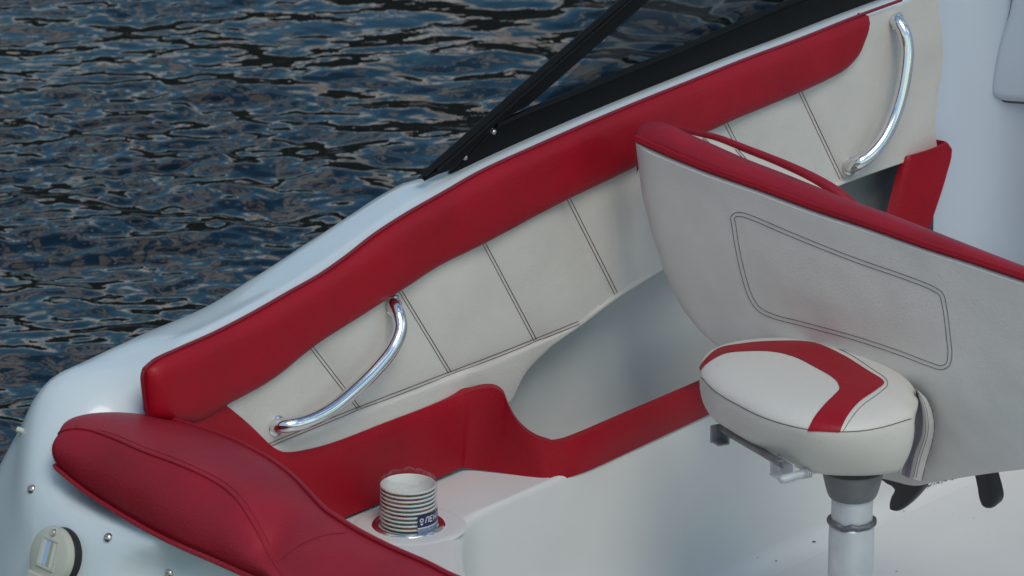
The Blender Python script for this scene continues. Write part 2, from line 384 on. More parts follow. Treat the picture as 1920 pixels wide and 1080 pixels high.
# --- cockpit liner: ledge, side wall, floor, pocket
ZF = -.28
LP = [atz(p, 0) for p in [(1000, 1200), (915, 1140), (885, 1085), (872, 1050), (868, 1020), (872, 990), (890, 966), (960, 933), (1040, 898)]]
LP = [(q[0], q[1]) for q in LP]
path = spl(LP, 60); path = np.vstack([path, [(x, -.0425) for x in np.linspace(.30, 2.0, 30)]])
T = np.gradient(path, axis=0); T /= np.linalg.norm(T, axis=1)[:, None]; N = np.stack([T[:, 1], -T[:, 0]], 1)
prof = [(-.02, -.001), (-.013, -.0018), (-.007, -.0045), (-.0025, -.009), (0, -.0155), (.001, -.025), (.004, -.10), (.008, -.20)]
for k in range(9):
    a = k/8*math.pi/2; prof.append((.01+.03*(1-math.cos(a)), ZF+.03-.03*math.sin(a)))
prof += [(.055, ZF-.004)]
rs_ = lambda x: float(np.interp(x, [.0, .12], [1.3, .45]))
lm = MB(); lm.grid([[(p[0]+nn[0]*(o*rs_(p[0]) if o < 0 else o), p[1]+nn[1]*(o*rs_(p[0]) if o < 0 else o), z*rs_(p[0]) if -.03 < z < -.0011 else z) for p, nn in zip(path, N)] for o, z in prof])
lm.lathe((0, 0, 0), (0, 0, 1), [(.0525, .0), (.070, .0002), (.076, -.0001), (.0795, -.0012), (.083, -.003)], 72)
edge = [(p[0]-nn[0]*.02*rs_(p[0]), p[1]-nn[1]*.02*rs_(p[0]), -.001) for p, nn in zip(path, N)]
lm.poly(edge[:60]+[(.272, -.02, -.001), (.232, .112, -.001), (-.35, .112, -.001), (-.45, -.2, -.001), (-.55, -.6, -.001)])
# rest of the tub: floor to starboard and aft, inner transom wall, low starboard wall
lm.grid([[(x, y, ZF-.0012) for x in np.linspace(-.5, 2.0, 8)] for y in np.linspace(-1.5, -.045, 6)])
lm.grid([[(ax_(y)+.135, y, z) for y in np.linspace(.02, -1.5, 24)] for z in (.172, .0, ZF-.009)])
lm.grid([[(x, y, z) for x in np.linspace(-.6, 2.0, 8)] for y, z in ((-1.5, ZF-.009), (-1.5, -.1), (-1.62, -.09), (-1.66, -.2), (-1.6, ZW-.25))])
# scuffs on the liner floor, part of its surface
lb = BVHTree.FromPolygons([Vector(v) for v in lm.v], lm.f)
sm = lm
def speck(p, r, sx=1):
    h, nn = hit(lb, p, .0008)
    if h is None: return
    k = 7; u = np.cross(nn, [0, 0, 1.]); u = u/np.linalg.norm(u) if np.linalg.norm(u) > .1 else np.array([.66, -.75, 0]); w = np.cross(nn, u)
    sm.poly([h+r*(sx*math.cos(t)*u+math.sin(t)*w)*random.uniform(.5, 1.2) for t in np.linspace(0, 6.283, k, endpoint=False)], mi=1)
for k in range(70):
    t = random.random(); speck((1735+t*56+random.gauss(0, 2), 913-t*17+random.gauss(0, 2.6)*(1.2-t)), random.uniform(.0004, .0013), 2.2)
for p, r in (((1526, 1016), .0022), ((1455, 1052), .0016), ((1694, 959), .0012), ((1826, 972), .001), ((1681, 1072), .0014), ((1852, 1001), .0008), ((1600, 1005), .001), ((1420, 1046), .0011)): speck(p, r, 1.6)
for k in range(26): speck((random.uniform(1660, 1910), random.uniform(930, 1075)), random.uniform(.0003, .0007))
liner = bpart(lm, 'cockpit_liner', ['liner', 'dirt'], angle=50)
# pocket walls behind the panel
pm = MB(); pm.grid([[(x, .150, z) for x in np.linspace(-.3, 1.6, 30)] for z in np.linspace(-.27, .22, 12)])
pm.grid([[(.262, y, z) for y in (-.02, .150)] for z in (-.27, -.01)])
pm.grid([[(x, y, -.07) for x in (.262, 1.6)] for y in (-.03, .150)])
pocket = bpart(pm, 'storage_pocket', 'pocket')
cm = MB(); cm.grid([[(.93, y, z) for y in (.10, .148)] for z in (-.21, .2)]); cm.grid([[(x, .1475, z) for x in (.93, 1.6)] for z in (-.21, .2)]); cm.grid([[(x, y, .0035) for x in (.93, 1.6)] for y in (-.03, .1475)])  # dark sheets paint the shade at the pocket's forward end
bpart(cm, 'pocket_shade', 'recess_shade')

# --- side panel, padded and seamed (seam columns: top, stitch line, lower edge)
seams = [((370, 715), (488, 836), (512, 866)), ((523, 560), (672, 765), (700, 815)), ((690, 455), (843, 698), (873, 760)), ((850, 365), (1003, 637), (1018, 660)), ((1010, 290), (1140, 558), (1156, 556)),
         ((1150, 230), (1262, 470), (1275, 482)), ((1316, 150), (1440, 380), (1452, 402)), ((1457, 90), (1571, 322), (1579, 338)), ((1640, 22), (1660, 300), (1664, 306)), ((1800, -41), (1788, 255), (1786, 262))]
isseam = [0, 1, 1, 1, 1, 0, 1, 1, 0, 0]
NU = 34
def colpt(u):
    i = min(int(u), len(seams)-2); t = u-i
    return [np.array(seams[i][k])*(1-t)+np.array(seams[i+1][k])*t for k in range(3)]
us = np.linspace(0, len(seams)-1, (len(seams)-1)*NU+1)
vs_ = np.r_[np.linspace(0, 1, 40), 1+np.linspace(0, 1, 14)[1:]]
BOT = spl([(470, 880), (512, 866), (545, 852), (600, 839), (640, 826), (700, 802), (760, 780), (830, 753), (900, 738), (943, 752), (952, 742), (975, 697), (1020, 651), (1085, 604), (1156, 552), (1240, 500), (1340, 450), (1440, 404), (1560, 348), (1590, 336), (1690, 300), (1786, 264)], 400)
STL = spl([(440, 862), (503, 835), (600, 795), (672, 766), (760, 732), (843, 700), (930, 667), (1003, 638), (1085, 605), (1300, 520)], 300)
def crossing(poly, a, s):
    dv = (s-a)/np.linalg.norm(s-a); rl = poly-a; c = rl[:, 0]*dv[1]-rl[:, 1]*dv[0]; f = rl@dv
    for i in range(len(poly)-1):
        if c[i]*c[i+1] <= 0 and f[i] > 30: w = c[i]/(c[i]-c[i+1]+1e-12); return f[i]*(1-w)+f[i+1]*w
rows = []
sx = np.array([s for s, f in enumerate(isseam) if f])
for u in us:
    a, s, bt = colpt(u)
    # lower edge follows the cut line: nearest point along the column's direction
    a, s, f_s = a, s, crossing(STL, a, s)
    if f_s is not None and f_s > 30: s = a+(s-a)/np.linalg.norm(s-a)*f_s
    dirv = (s-a)/np.linalg.norm(s-a); rel = BOT-a; cr_ = np.abs(rel[:, 0]*dirv[1]-rel[:, 1]*dirv[0]); fr = rel@dirv
    cx = rel[:, 0]*dirv[1]-rel[:, 1]*dirv[0]
    cross = [i for i in range(len(BOT)-1) if cx[i]*cx[i+1] <= 0 and fr[i] > 30]
    if cross:
        i = cross[0]; w_ = cx[i]/(cx[i]-cx[i+1]+1e-12); f_ = fr[i]*(1-w_)+fr[i+1]*w_
    else: f_ = np.linalg.norm(bt-a)
    bt = a+dirv*f_
    if f_ < np.linalg.norm(s-a)*1.02 or f_s is None: s = a+(bt-a)*.98
    g_ = 0 if f_s is None else min(1, max(0, (f_-f_s)/40))
    if u < 7.5: a = a+(s-a)*.2*min(1, (7.5-u)*2)
    ds = np.min(np.abs(u-sx)) if len(sx) else 9
    row = []
    for v in vs_:
        p = a*(1-v)+s*v if v <= 1 else s*(2-v)+bt*(v-1)
        q = aty(p, YP)
        dv = abs(v-1)*(8 if v > 1 else 5)
        puff = (.0075*(1-math.exp(-ds*7)) if v <= 1 else .0075*math.exp(-dv*2)*(1-math.exp(-ds*7))+.0075*(1-math.exp(-dv*2)))+.0035*(1-g_*math.exp(-dv*3))
        puff += .0016*noise.noise(Vector((q[0]*9, 0, q[2]*9)))
        if u < 7.7: puff -= (.016*min(1, (7.7-u)*3))*max(0, 1-v/.16)
        if v > 1.7: puff -= .001*((v-1.7)/.3)**2
        row.append(q-np.array([0, puff, 0]))
    rows.append(row+[row[-1]+np.array([0, .02, 0])])
spm = MB(); spm.grid(rows)
panel = bpart(spm, 'side_panel', 'vinyl', angle=70)
pb = bvh_of(panel)
def stitch(owner, m_, bvh, pts, offs=(0,), r=.0008, n=60):
    P = spl(pts, n)
    d = np.gradient(P, axis=0); d /= np.linalg.norm(d, axis=1)[:, None]; nn = np.stack([-d[:, 1], d[:, 0]], 1)
    for o in offs:
        h = hits(bvh, P+nn*o, .0004)
        if len(h) > 3: q_ = MB(); q_.tube(h, r, 5); part_of(owner, q_.build('stitching', m_))
for a, b_ in (((583, 650), (672, 765)), ((750, 545), (843, 698)), ((905, 452), (1003, 637)), ((1063, 367), (1155, 550)), ((1360, 230), (1420, 350)), ((1500, 172), (1577, 335))):
    stitch(panel, 'thread', pb, [a, b_], (-3.0, 3.0), .00055)
stitch(panel, 'thread', pb, [(503, 835), (600, 795), (672, 766), (760, 732), (843, 700), (930, 667), (1003, 638), (1085, 605)], (-2.8, 2.8), .00055, 120)

# --- coaming bolster
up = spl(PIPE[:-5]+[(1560, 49), (1600, 34), (1612, 30), (1619, 29)], 150)
lo = spl([(285, 783), (330, 790), (365, 792), (420, 760), (500, 715), (585, 648), (650, 606), (745, 546), (820, 498), (905, 456), (985, 413), (1065, 371), (1130, 340), (1195, 308), (1260, 276), (1320, 248), (1365, 227), (1430, 200), (1500, 171), (1550, 147), (1582, 128), (1603, 103), (1615, 75), (1622, 50), (1623, 34)], 150)
rows = []
for i in range(150):
    t = i/149; a = aty(up[i], YP-.002); b_ = aty(lo[i], YP-.012)
    end = min(1, (min(t/.022, (1-t)/.05))); e = math.sqrt(max(0, 1-(1-min(1, end))**2)) 
    bulge = .020*(.45+.55*e)
    row = [a+np.array([0, .008, -.014])]
    for k in range(17):
        s = .5-.5*math.cos(math.pi*k/16); h = (bulge+.0022*noise.noise(Vector((a[0]*11, s*1.5, 4)))+.001*noise.noise(Vector((a[0]*40, s*2.5, 9))))*(1-abs(2*s-1)**4.2)**.65
        row.append(a*(1-s)+b_*s+np.array([0, -h*.95, h*.34*(1-s)-h*.12*s]))
    row.append(b_+np.array([0, .016, .006]))
    rows.append(row)
cmn = MB(); cmn.grid(rows); cmn.poly(rows[0]); cmn.poly(rows[-1])
bol = bpart(cmn, 'coaming_bolster', 'red', angle=60)
pp = MB(); pth = [aty(p, YP+.004) for p in spl(PIPE[:-3], 200)]
pp.tube([aty(p, YP-.005) for p in spl(PIPE[:-3], 200)], .0027, 8)
pp.tube([aty(p, YP-.004) for p in spl([(270, 692), (267, 705), (270, 740), (276, 778)], 20)], .0028, 8)
bpart(pp, 'piping', 'reddark', parent=bol)

# --- lower red trim: side part, return, lip
def prism(name, px, fn, depth, m, h=.006, inset=.01, parent=boat, mi=None):
    q = MB(); pts = [fn(p) for p in px]; nrm = np.cross(pts[len(pts)//3]-pts[0], pts[2*len(pts)//3]-pts[0]); nrm /= np.linalg.norm(nrm)
    if np.dot(nrm, cd) > 0: nrm = -nrm
    q.pad(pts, nrm, h, inset, depth=depth); return bpart(q, name, m, parent=parent, angle=50)
tr = MB()
top = spl([(340, 700), (422, 758), (470, 798), (512, 838), (530, 847), (548, 848), (600, 838), (640, 825), (760, 779), (850, 744), (900, 728), (925, 728), (943, 738)], 90)
botm = spl([(340, 1075), (420, 1052), (500, 1026), (640, 968), (700, 943), (780, 909), (862, 874), (862, 874), (862, 874), (862, 874)], 90)
# outer sheet as a grid in plane y
topA = spl([(340, 700), (422, 758), (470, 798), (512, 838), (530, 847), (548, 848), (600, 838), (640, 825), (760, 779), (872, 737)], 80)
botA = spl([(340, 1100), (420, 1065), (470, 1042), (512, 1024), (540, 1012), (600, 985), (640, 969), (760, 918), (862, 874)], 80)
rows = []
for a, b_ in zip(topA, botA):
    A_, B_ = aty(a, YP-.013), aty(b_, YP-.013)
    rows.append([A_+np.array([0, .02, 0])]+[A_*(1-s)+B_*s+np.array([0, -.006*min(1, 8*s, 40*s)*1, 0]) for s in np.linspace(0, 1, 14)])
# return to the lip and the lip itself (planes through the ledge line)
P0 = atz((862, 875), 0); P1 = atz((1042, 898), 0); P0[1] = YP-.019
rt_n = np.cross(P1-P0, [0, 0, 1.]); rt_n /= np.linalg.norm(rt_n)
topB = spl([(885, 733), (905, 728), (928, 728), (944, 738), (955, 765), (975, 797), (1003, 820), (1030, 830)], 30)
botB = spl([(868, 877), (950, 888), (1042, 903)], 30)
for a, b_ in zip(topB, botB):
    A_, B_ = atplane(a, P0, rt_n), atplane(b_, P0, rt_n)
    rows.append([A_+np.array([.012, .012, 0])]+[A_*(1-s)+B_*s for s in np.linspace(0, 1, 14)])
topC = spl([(1045, 829), (1065, 826), (1100, 813), (1200, 770), (1310, 723), (1400, 684), (1500, 641), (1600, 597)], 50)
botC = spl([(1062, 897), (1100, 884), (1200, 838), (1330, 777), (1420, 737), (1520, 692), (1610, 652)], 50)
for a, b_ in zip(topC, botC):
    A_, B_ = aty(a, -.046), aty(b_, -.046)
    rows.append([A_+np.array([0, .014, 0])]+[A_*(1-s)+B_*s+np.array([0, -.004*math.sin(math.pi*s), 0]) for s in np.linspace(0, 1, 14)])
rows = np.array(rows)
pxs = [[project(q) for q in r_] for r_ in rows]; dep = np.array([[(q-CAM)@cd for q in r_] for r_ in rows])
for k in range(60):                                   # soften the two folds
    d2 = dep.copy(); d2[1:-1] = (dep[:-2]+2*dep[1:-1]+dep[2:])/4; w_ = np.linspace(1, .25, dep.shape[1])[None, :]; lo_ = slice(62, 122)
    dep[lo_] = dep[lo_]*(1-w_)+d2[lo_]*w_
rows = np.array([[CAM+ray(*p)*t for p, t in zip(a, b_)] for a, b_ in zip(pxs, dep)])
tr.grid(rows)
trim = bpart(tr, 'lower_trim', 'red', angle=60)

# --- forward knee pad
kp = MB(); rows = []
e0, e1, e2, e3 = [spl(c, 20) for c in ([(1689, 300), (1672, 360), (1652, 440), (1632, 520)], [(1697, 296), (1685, 350), (1668, 440), (1650, 525)], [(1704, 293), (1694, 345), (1677, 445), (1660, 530)], [(1777, 268), (1785, 279), (1773, 335), (1738, 440), (1705, 530)])]
for a_, b_, c_, d_ in zip(e0, e1, e2, e3):
    A_, B_, C_, D_ = aty(a_, .092), aty(b_, .084), aty(c_, .079), aty(d_, .062)
    rows.append([A_, B_, C_]+[C_*(1-t)+D_*t+np.array([0, -.003*math.sin(math.pi*t), 0]) for t in np.linspace(.08, 1, 12)]+[D_+np.array([.004, .006, 0]), D_+np.array([0, .03, 0])])
tp = [q+np.array([0, 0, .0]) for q in rows[0]]
rows = [[q+np.array([0, .02, -.012]) for q in tp], [q+np.array([0, .003, .0003]) for q in tp]]+rows
kp.grid(rows)
bpart(kp, 'knee_pad', 'red', angle=50)

# --- forward console and glove box lid
XC = 1.455
con = MB(); rows = []
for z in np.linspace(.62, -.28, 24):
    r_ = []
    y1 = .0885
    for k in range(10):
        a = k/9*math.pi/2; r_.append((XC-.10+.10*math.sin(a)+.02*(.3-z), y1-.10*(1-math.cos(a))-.002, z))
    for y in np.linspace(y1-.12, -1.3, 24): r_.append((XC+.02*(.3-z)-.02*math.sin(min(1, (y1-.12-y)/.5)*math.pi)*0, y, z))
    rows.append(r_)
con.grid(rows)
console = bpart(con, 'console', 'console', angle=60)
gl = MB(); lid = spl([(1905, -25), (1893, 30), (1876, 85), (1866, 130), (1862, 165), (1866, 180), (1880, 187), (1920, 191), (1990, 195)], 40)
lid = [atx(p, XC-.004) for p in lid]+[atx((2000, -20), XC-.004)]
gl.pad(lid, (-1, 0, 0), .012, .014, depth=.01)
g = bpart(gl, 'glovebox_lid', 'console', angle=50)
gs = MB(); gs.tube(spl([q+np.array([.0, 0, 0]) for q in lid[:-1]], 60), .0035, 6)
bpart(gs, 'lid_seal', 'tdark', parent=g)

# --- windshield
ws = thing_ = D.objects.new('windshield', None); COL.objects.link(ws); part_of(boat, ws)
wm_ = MB(); yb = .148
bpoly = [(842, 326), (930, 290), (1030, 250), (1200, 183), (1280, 152), (1420, 97), (1640, 15), (1780, -36), (1960, -101)]
tpoly = [(1960, -182), (1780, -110), (1620, -49), (1470, 8), (1280, 90), (1120, 155), (985, 210), (930, 234), (905, 258)]
wm_.pad([aty(p, yb) for p in bpoly+tpoly], (0, -1, 0), .003, .003, depth=.004)
wm_.tube([aty(p, yb-.004) for p in tpoly[:8]], .0045, 8)
frame = bpart(wm_, 'base_rail', 'black', parent=ws, angle=40)
wb = MB()
La = [(788, 335), (1165, -1), (1290, -112)]; Rb = [(850, 318), (926, 234), (990, 198), (1218, -1), (1345, -118)]
wb.pad([aty(p, yb-.006) for p in La+Rb[::-1]], (0, -1, .3), .005, .005, depth=.008)
wb.tube(spl([aty(p, yb-.016) for p in [(795, 327), (980, 163), (1172, -3), (1290, -107)]], 20), .0045, 8)
wb.tube(spl([aty(p, yb-.016) for p in [(818, 319), (985, 172), (1186, -5), (1300, -107)]], 20), .003, 8)
bpart(wb, 'aft_post', 'black', parent=ws, angle=40)
gm = MB(); gm.slab([aty(p, yb+.012) for p in [(905, 300), (1260, -40), (1360, -130), (1980, -130), (1900, -100), (1300, 120)]], (0, .004, 0))
bpart(gm, 'glass_pane', 'glass', parent=ws, smooth=False)
for p in ((925, 247), (871, 295)):
    s = MB(); q = aty(p, yb-.005); s.lathe(q, (0, -1, .1), [(.0045, -.002), (.0045, .001), (.0036, .003), (.0018, .0042), (0, .0045)], 16)
    bpart(s, 'screw', 'steel', parent=ws)

# --- grab handles
def handle(px, outs, r):
    base = [aty(p, YP-o) for p, o in zip(px, outs)]
    mb = MB(); mb.tube(spl(base, 70), r, 16)
    h = bpart(mb, 'grab_handle', 'chrome', angle=80)
    for q in (base[0], base[-1]):
        f = MB(); c = np.array([q[0], YP-.009, q[2]]); f.lathe(c, (0, -1, 0), [(.0165, -.004), (.0165, .001), (.015, .003), (r, .0045)], 24); bpart(f, 'mounting_flange', 'chrome', parent=h)
    return h
handle([(733, 572), (737, 572), (747, 592), (750, 618), (737, 651), (706, 691), (664, 732), (618, 769), (578, 789), (545, 797), (520, 798), (513, 797)], [.004, .018, .034, .043, .047, .049, .049, .048, .043, .034, .018, .004], .0104)
handle([(1676, 38), (1680, 38), (1694, 58), (1701, 90), (1699, 125), (1690, 175), (1675, 222), (1655, 262), (1630, 291), (1606, 307), (1595, 311), (1590, 311)], [.004, .018, .034, .043, .047, .049, .049, .048, .043, .034, .018, .004], .0112)

# --- rear bolster
Az = .188
Apx = [(100, 852), (107, 872), (118, 882), (160, 916), (220, 955), (280, 990), (340, 1020), (400, 1046), (470, 1077), (560, 1115), (700, 1165), (860, 1215)]
Mpx = [(108, 818), (118, 808), (140, 803), (165, 805), (210, 820), (270, 846), (330, 868), (380, 890), (420, 913), (447, 938), (467, 968), (487, 1003), (508, 1045), (560, 1105), (700, 1158), (860, 1208)]
Mz = [.25, .268, .276, .279, .28, .28, .278, .274, .268, .260, .248, .232, .212, .20, .20, .20]
Bpx = [(112, 812), (130, 800), (165, 786), (200, 778), (235, 775), (280, 778), (330, 790), (400, 812), (450, 832), (510, 865), (550, 895), (580, 925), (612, 957), (640, 976), (680, 1000), (740, 1030), (800, 1056), (850, 1081), (1000, 1140)]
Ac = spl([atz(p, z) for p, z in zip(Apx, [.226, .222, .218, .206, .196, .19]+[Az]*6)], 130); Mc = spl([atz(p, z) for p, z in zip(Mpx, Mz)], 130); Bc = spl([atz(p, .25) for p in Bpx], 130)
rows = []
for i in range(130):
    a, m_, b_ = Ac[i], Mc[i], Bc[i]; t = i/129; e = min(1, t/.06); e = math.sqrt(max(0, 1-(1-e)**2))
    row = [a+np.array([.03, 0, -.01]), a]
    no = np.cross(np.array([-.15, -.98, 0]), m_-a); no /= np.linalg.norm(no)+1e-9
    if no[0] > 0: no = -no
    for s in np.linspace(0, 1, 12)[1:]: row.append(a*(1-s)+m_*s+no*.012*e*math.sin(math.pi*s)**.8)
    for s in np.linspace(0, 1, 14)[1:]: row.append(m_*(1-s)+b_*s+np.array([0, 0, .012*e*math.sin(math.pi*s)]))
    row += [b_+np.array([.006, 0, -.012]), b_+np.array([.008, 0, -.06]), b_+np.array([.008, 0, -.2])]
    rows.append(row)
rb = MB(); rb.grid(rows); rb.poly(rows[0])
rear = bpart(rb, 'rear_bolster', 'redfade', angle=75)
rbv = bvh_of(rear)
rp = MB()
rp.tube(spl([q for q in Mc[2:100]], 160), .0026, 8)
rp.tube([q+np.array([-.001, 0, .002]) for q in spl([atz(p, .25) for p in Bpx[4:]], 140)], .0034, 8)
rp.tube([q+np.array([-.002, 0, -.003]) for q in Ac[4:]], .0034, 8)
bpart(rp, 'piping', 'redfade', parent=rear)
stitch(rear, 'reddark', rbv, [(515, 1058), (540, 1036), (570, 1018), (610, 1003), (650, 999)], (0,), .0007, 40)
P_ = spl([(140, 798), (210, 813), (270, 838), (330, 860), (380, 882), (424, 906), (453, 932), (474, 963), (494, 998), (514, 1040)], 120)
stitch(rear, 'redfade', rbv, P_[::6], (0,), .0006, 120)

# --- transom fittings
def screw(p, r=.006):
    q, nn = hit(hull_bvh, p)
    if q is None: return
    s = MB(); s.lathe(q, nn, [(r*1.1, -.001), (r*1.1, .0012), (r, .0022), (r*.75, .0042), (r*.42, .005), (r*.36, .0034), (0, .003)], 20)
    bpart(s, 'screw', 'steel')
for p in ((60, 917), (203, 1008), (318, 1075)): screw(p)
q, nn = hit(hull_bvh, (112, 1045))
if q is not None:
    lt = D.objects.new('courtesy_light', None); COL.objects.link(lt); part_of(boat, lt)
    u = np.cross(nn, [0, 0, 1.]); u /= np.linalg.norm(u); w = np.cross(u, nn); w = w if w[2] > 0 else -w
    if np.dot(u, cr) < 0: u = -u
    s = MB(); s.lathe(q, nn, [(.041, -.01), (.041, .007), (.039, .009), (0, .009)], 48); bpart(s, 'gasket', 'rubber', parent=lt)
    s = MB(); s.lathe(q, nn, [(.041, .009), (.0415, .014), (.040, .019), (.036, .021), (0, .0215)], 48); bpart(s, 'cover_plate', 'cream', parent=lt)
    c = q+nn*.0215+w*.004
    s = MB()
    for sx, sy, hx, hy in ((-.0165, 0, .0018, .021), (.0165, 0, .0018, .021), (0, .0195, .0165, .0018), (0, -.0195, .0165, .0018)): s.box(c+u*sx+w*sy, u*hx, w*hy, nn*.002)
    bpart(s, 'window_frame', 'cream', parent=lt, bevel=.0005)
    for nm, m_, sx, hx in (('lens', 'lens_clear', -.0115, .0032), ('lens', 'lens_blue', -.0035, .0045), ('contact_strip', 'brass', .004, .0028), ('lens', 'lens_clear', .0108, .0038)):
        s = MB(); s.box(c+u*sx, u*hx, w*.0175, nn*.001); bpart(s, nm, m_, parent=lt, bevel=.0004)
    s = MB(); s.lathe(q+nn*.021+w*.033, nn, [(.0052, -.001), (.0052, .001), (.004, .003), (.002, .0032), (0, .002)], 16); bpart(s, 'screw', 'steel', parent=lt)
    s = MB(); s.box(q+nn*.021-w*.033, u*.03, w*.006, nn*.004); bpart(s, 'lower_ledge', 'cream', parent=lt, bevel=.002)
# rub rail fitting at the stern corner
q = aty((36, 806), .27)
s = MB(); s.lathe(q, (-.5, .6, .3), [(.0042, -.010), (.0042, .002), (.003, .004), (0, .0045)], 16); bpart(s, 'rail_end_cap', 'cream')

# --- cup holder
ch = MB(); ch.lathe((0, 0, 0), (0, 0, 1), [(.0375, -.09), (.040, -.03), (.0415, -.004), (.0435, .0015)], 64, mi=1)
ch.lathe((0, 0, 0), (0, 0, 1), [(.0435, .0015), (.047, .0032), (.051, .0022), (.0527, .0002)], 64)
ch.lathe((0, 0, -.09), (0, 0, 1), [(.0375, 0), (0, 0)], 64, mi=1)
hol = bpart(ch, 'cup_holder', ['chrome', 'holder'], angle=60)

# ================================================================== CUPS
cup = thing('cup_stack', 'sealed stack of striped white paper cups in the steel cup holder', 'paper cups', (0, 0, .004))
bpy.context.view_layer.update()
RT, RB = .0395, .030; CH = .086
STR = [(.26, .10, .025), (.20, .02, .06), (.02, .10, .11), (.28, .15, .03), (.05, .12, .04)]
def stripes_mat(k):
    m = D.materials.new('cup_stripe'); n, l = nt(m); b = n['Principled BSDF']; b.inputs['Roughness'].default_value = .55
    t = n.new('ShaderNodeTexCoord'); g = n.new('ShaderNodeTexGradient'); g.gradient_type = 'RADIAL'; mp = n.new('ShaderNodeMapping'); mp.inputs['Rotation'].default_value = (0, 0, k*1.7)
    rp = n.new('ShaderNodeValToRGB'); rp.color_ramp.interpolation = 'CONSTANT'
    e = rp.color_ramp.elements; e[0].color = (*STR[k % 5], 1); e[1].position = .28; e[1].color = (*STR[(k+1) % 5], 1)
    for j, ps in enumerate((.45, .62, .81)): q = e.new(ps); q.color = (*STR[(k+2+j) % 5], 1)
    l.new(t.outputs['Object'], mp.inputs[0]); l.new(mp.outputs[0], g.inputs[0]); l.new(g.outputs[1], rp.inputs[0]); l.new(rp.outputs[0], b.inputs['Base Color'])
    return m
NCUP = 11; DZ = .0062; zb = -.082-.004
for k in range(NCUP):
    z0 = zb+k*DZ; m_ = MB()
    top = z0+CH; sh = lambda z: RB+(RT-RB)*(z-z0)/CH
    m_.lathe((0, 0, 0), (0, 0, 1), [(0, z0+.006), (RB-.001, z0+.006)], 48)
    m_.lathe((0, 0, 0), (0, 0, 1), [(RB-.001, z0+.006), (RT-.002, top-.002), (RT-.0006, top+.0004), (RT+.0008, top-.0008), (RT+.0006, top-.0020), (RT-.0014, top-.0025)], 48)
    m_.lathe((0, 0, 0), (0, 0, 1), [(RT-.0014, top-.0025), (RT-.0016, top-.0075), (RB, z0)], 48, mi=1)
    o = m_.build('paper_cup', ['paper', stripes_mat(k)], None, angle=50); o.location = (0, 0, 0); part_of(cup, o)
ztop = zb+(NCUP-1)*DZ+CH
# sleeve film with a crumpled open top
fm = MB(); rows = []
for z in np.r_[np.linspace(-.02, ztop, 12), np.linspace(ztop+.0015, ztop+.012, 8)]:
    row = []
    for a in np.linspace(0, 2*math.pi, 72, endpoint=False):
        c = max(0, (z-ztop)/.012)
        r = RT+.0016+.001*noise.noise(Vector((math.cos(a)*2.5, math.sin(a)*2.5, z*60)))-.010*c**3*(1+.5*noise.noise(Vector((math.cos(a)*3, math.sin(a)*3, z*60))))
        if z < .003: r -= (.003-z)*.16
        row.append((r*math.cos(a), r*math.sin(a), z+c*.0035*noise.noise(Vector((math.cos(a)*3, math.sin(a)*3, 5)))))
    rows.append(row)
fm.grid(rows, closev=True); o = fm.build('plastic_sleeve', 'film', None, angle=180); part_of(cup, o)
# printed label on the sleeve: curved patch towards the camera's right
aim = math.atan2(CAM[1], CAM[0])
def cyl(s, z, lift=0):
    """s: metres along the sleeve from the camera-facing line, to the right"""
    r = RT+.0022+lift-max(0, .003-z)*.16; a = aim+s/RT; return (r*math.cos(a), r*math.sin(a), z)
def arc(s0, s1, z0, z1, lift, n=14): return [[cyl(s, z0+(z1-z0)*t, lift) for s in np.linspace(s0, s1, n)] for t in np.linspace(0, 1, 4)]
S0, S1 = .0125, .060
lbm = MB(); lbm.grid(arc(S0, S1, .0095, .0275, 0)); lab = lbm.build('printed_label', 'navy', None); part_of(cup, lab)
lb2 = MB(); lb2.grid(arc(S0, S1, -.006, .0085, .0001)); o = lb2.build('label_band', 'labelblue', None); part_of(lab, o)
lw = MB(); lw.grid(arc(S0, S1, .0082, .0096, .0003))
def strokes(segs, s, z, w, h, th=.0011):
    for (x0, y0), (x1, y1) in segs:
        sh = .18; p = np.array([s+(x0+sh*y0)*w, z+y0*h]); q = np.array([s+(x1+sh*y1)*w, z+y1*h]); d = q-p; d /= np.linalg.norm(d); e = np.array([-d[1], d[0]])*th/2
        lw.grid([[cyl(*(p*(1-t)+q*t+e), .0004) for t in np.linspace(0, 1, 4)], [cyl(*(p*(1-t)+q*t-e), .0004) for t in np.linspace(0, 1, 4)]])
GL = {'Л': [((0, 0), (.15, 1)), ((.15, 1), (.8, 1)), ((.8, 1), (.8, 0))], 'Е': [((0, 0), (0, 1)), ((0, 1), (.75, 1)), ((0, .5), (.65, .5)), ((0, 0), (.75, 0))],
      'Н': [((0, 0), (0, 1)), ((.75, 0), (.75, 1)), ((0, .5), (.75, .5))], 'Т': [((.35, 0), (.35, 1)), ((-.1, 1), (.8, 1))], 'А': [((0, 0), (.4, 1)), ((.4, 1), (.8, 0)), ((.12, .32), (.68, .32))]}
for i, c in enumerate('ЛЕНТА'): strokes(GL[c], S0+.0115+i*.0078, .0155, .0064, .0082, .0014)
ring = [(S0+.0058+.0030*math.cos(t), .0205+.0030*math.sin(t)) for t in np.linspace(0, 6.283, 20)]
lw.grid([[cyl(*p, .0004) for p in ring], [cyl(S0+.0058+(p[0]-S0-.0058)*.58, .0205+(p[1]-.0205)*.58, .0004) for p in ring]])
lw.grid([[cyl(S0+.0032, .0158, .0004), cyl(S0+.0084, .0158, .0004)], [cyl(S0+.0055, .0128, .0004), cyl(S0+.0061, .0128, .0004)]])
o = lw.build('lettering', 'ink', None, smooth=False, merge=False); part_of(lab, o)

# ================================================================== SEAT
zc = .19
seat = thing('pedestal_seat', 'white vinyl boat seat with red V stripe and red rim on an aluminium pedestal', 'seat', (.40, -.50, ZF))
bpy.context.view_layer.update()
def seatpart(mb, name, mats, parent=seat, **k):
    o = mb.build(name, mats, None, **k); part_of(parent, o); return o
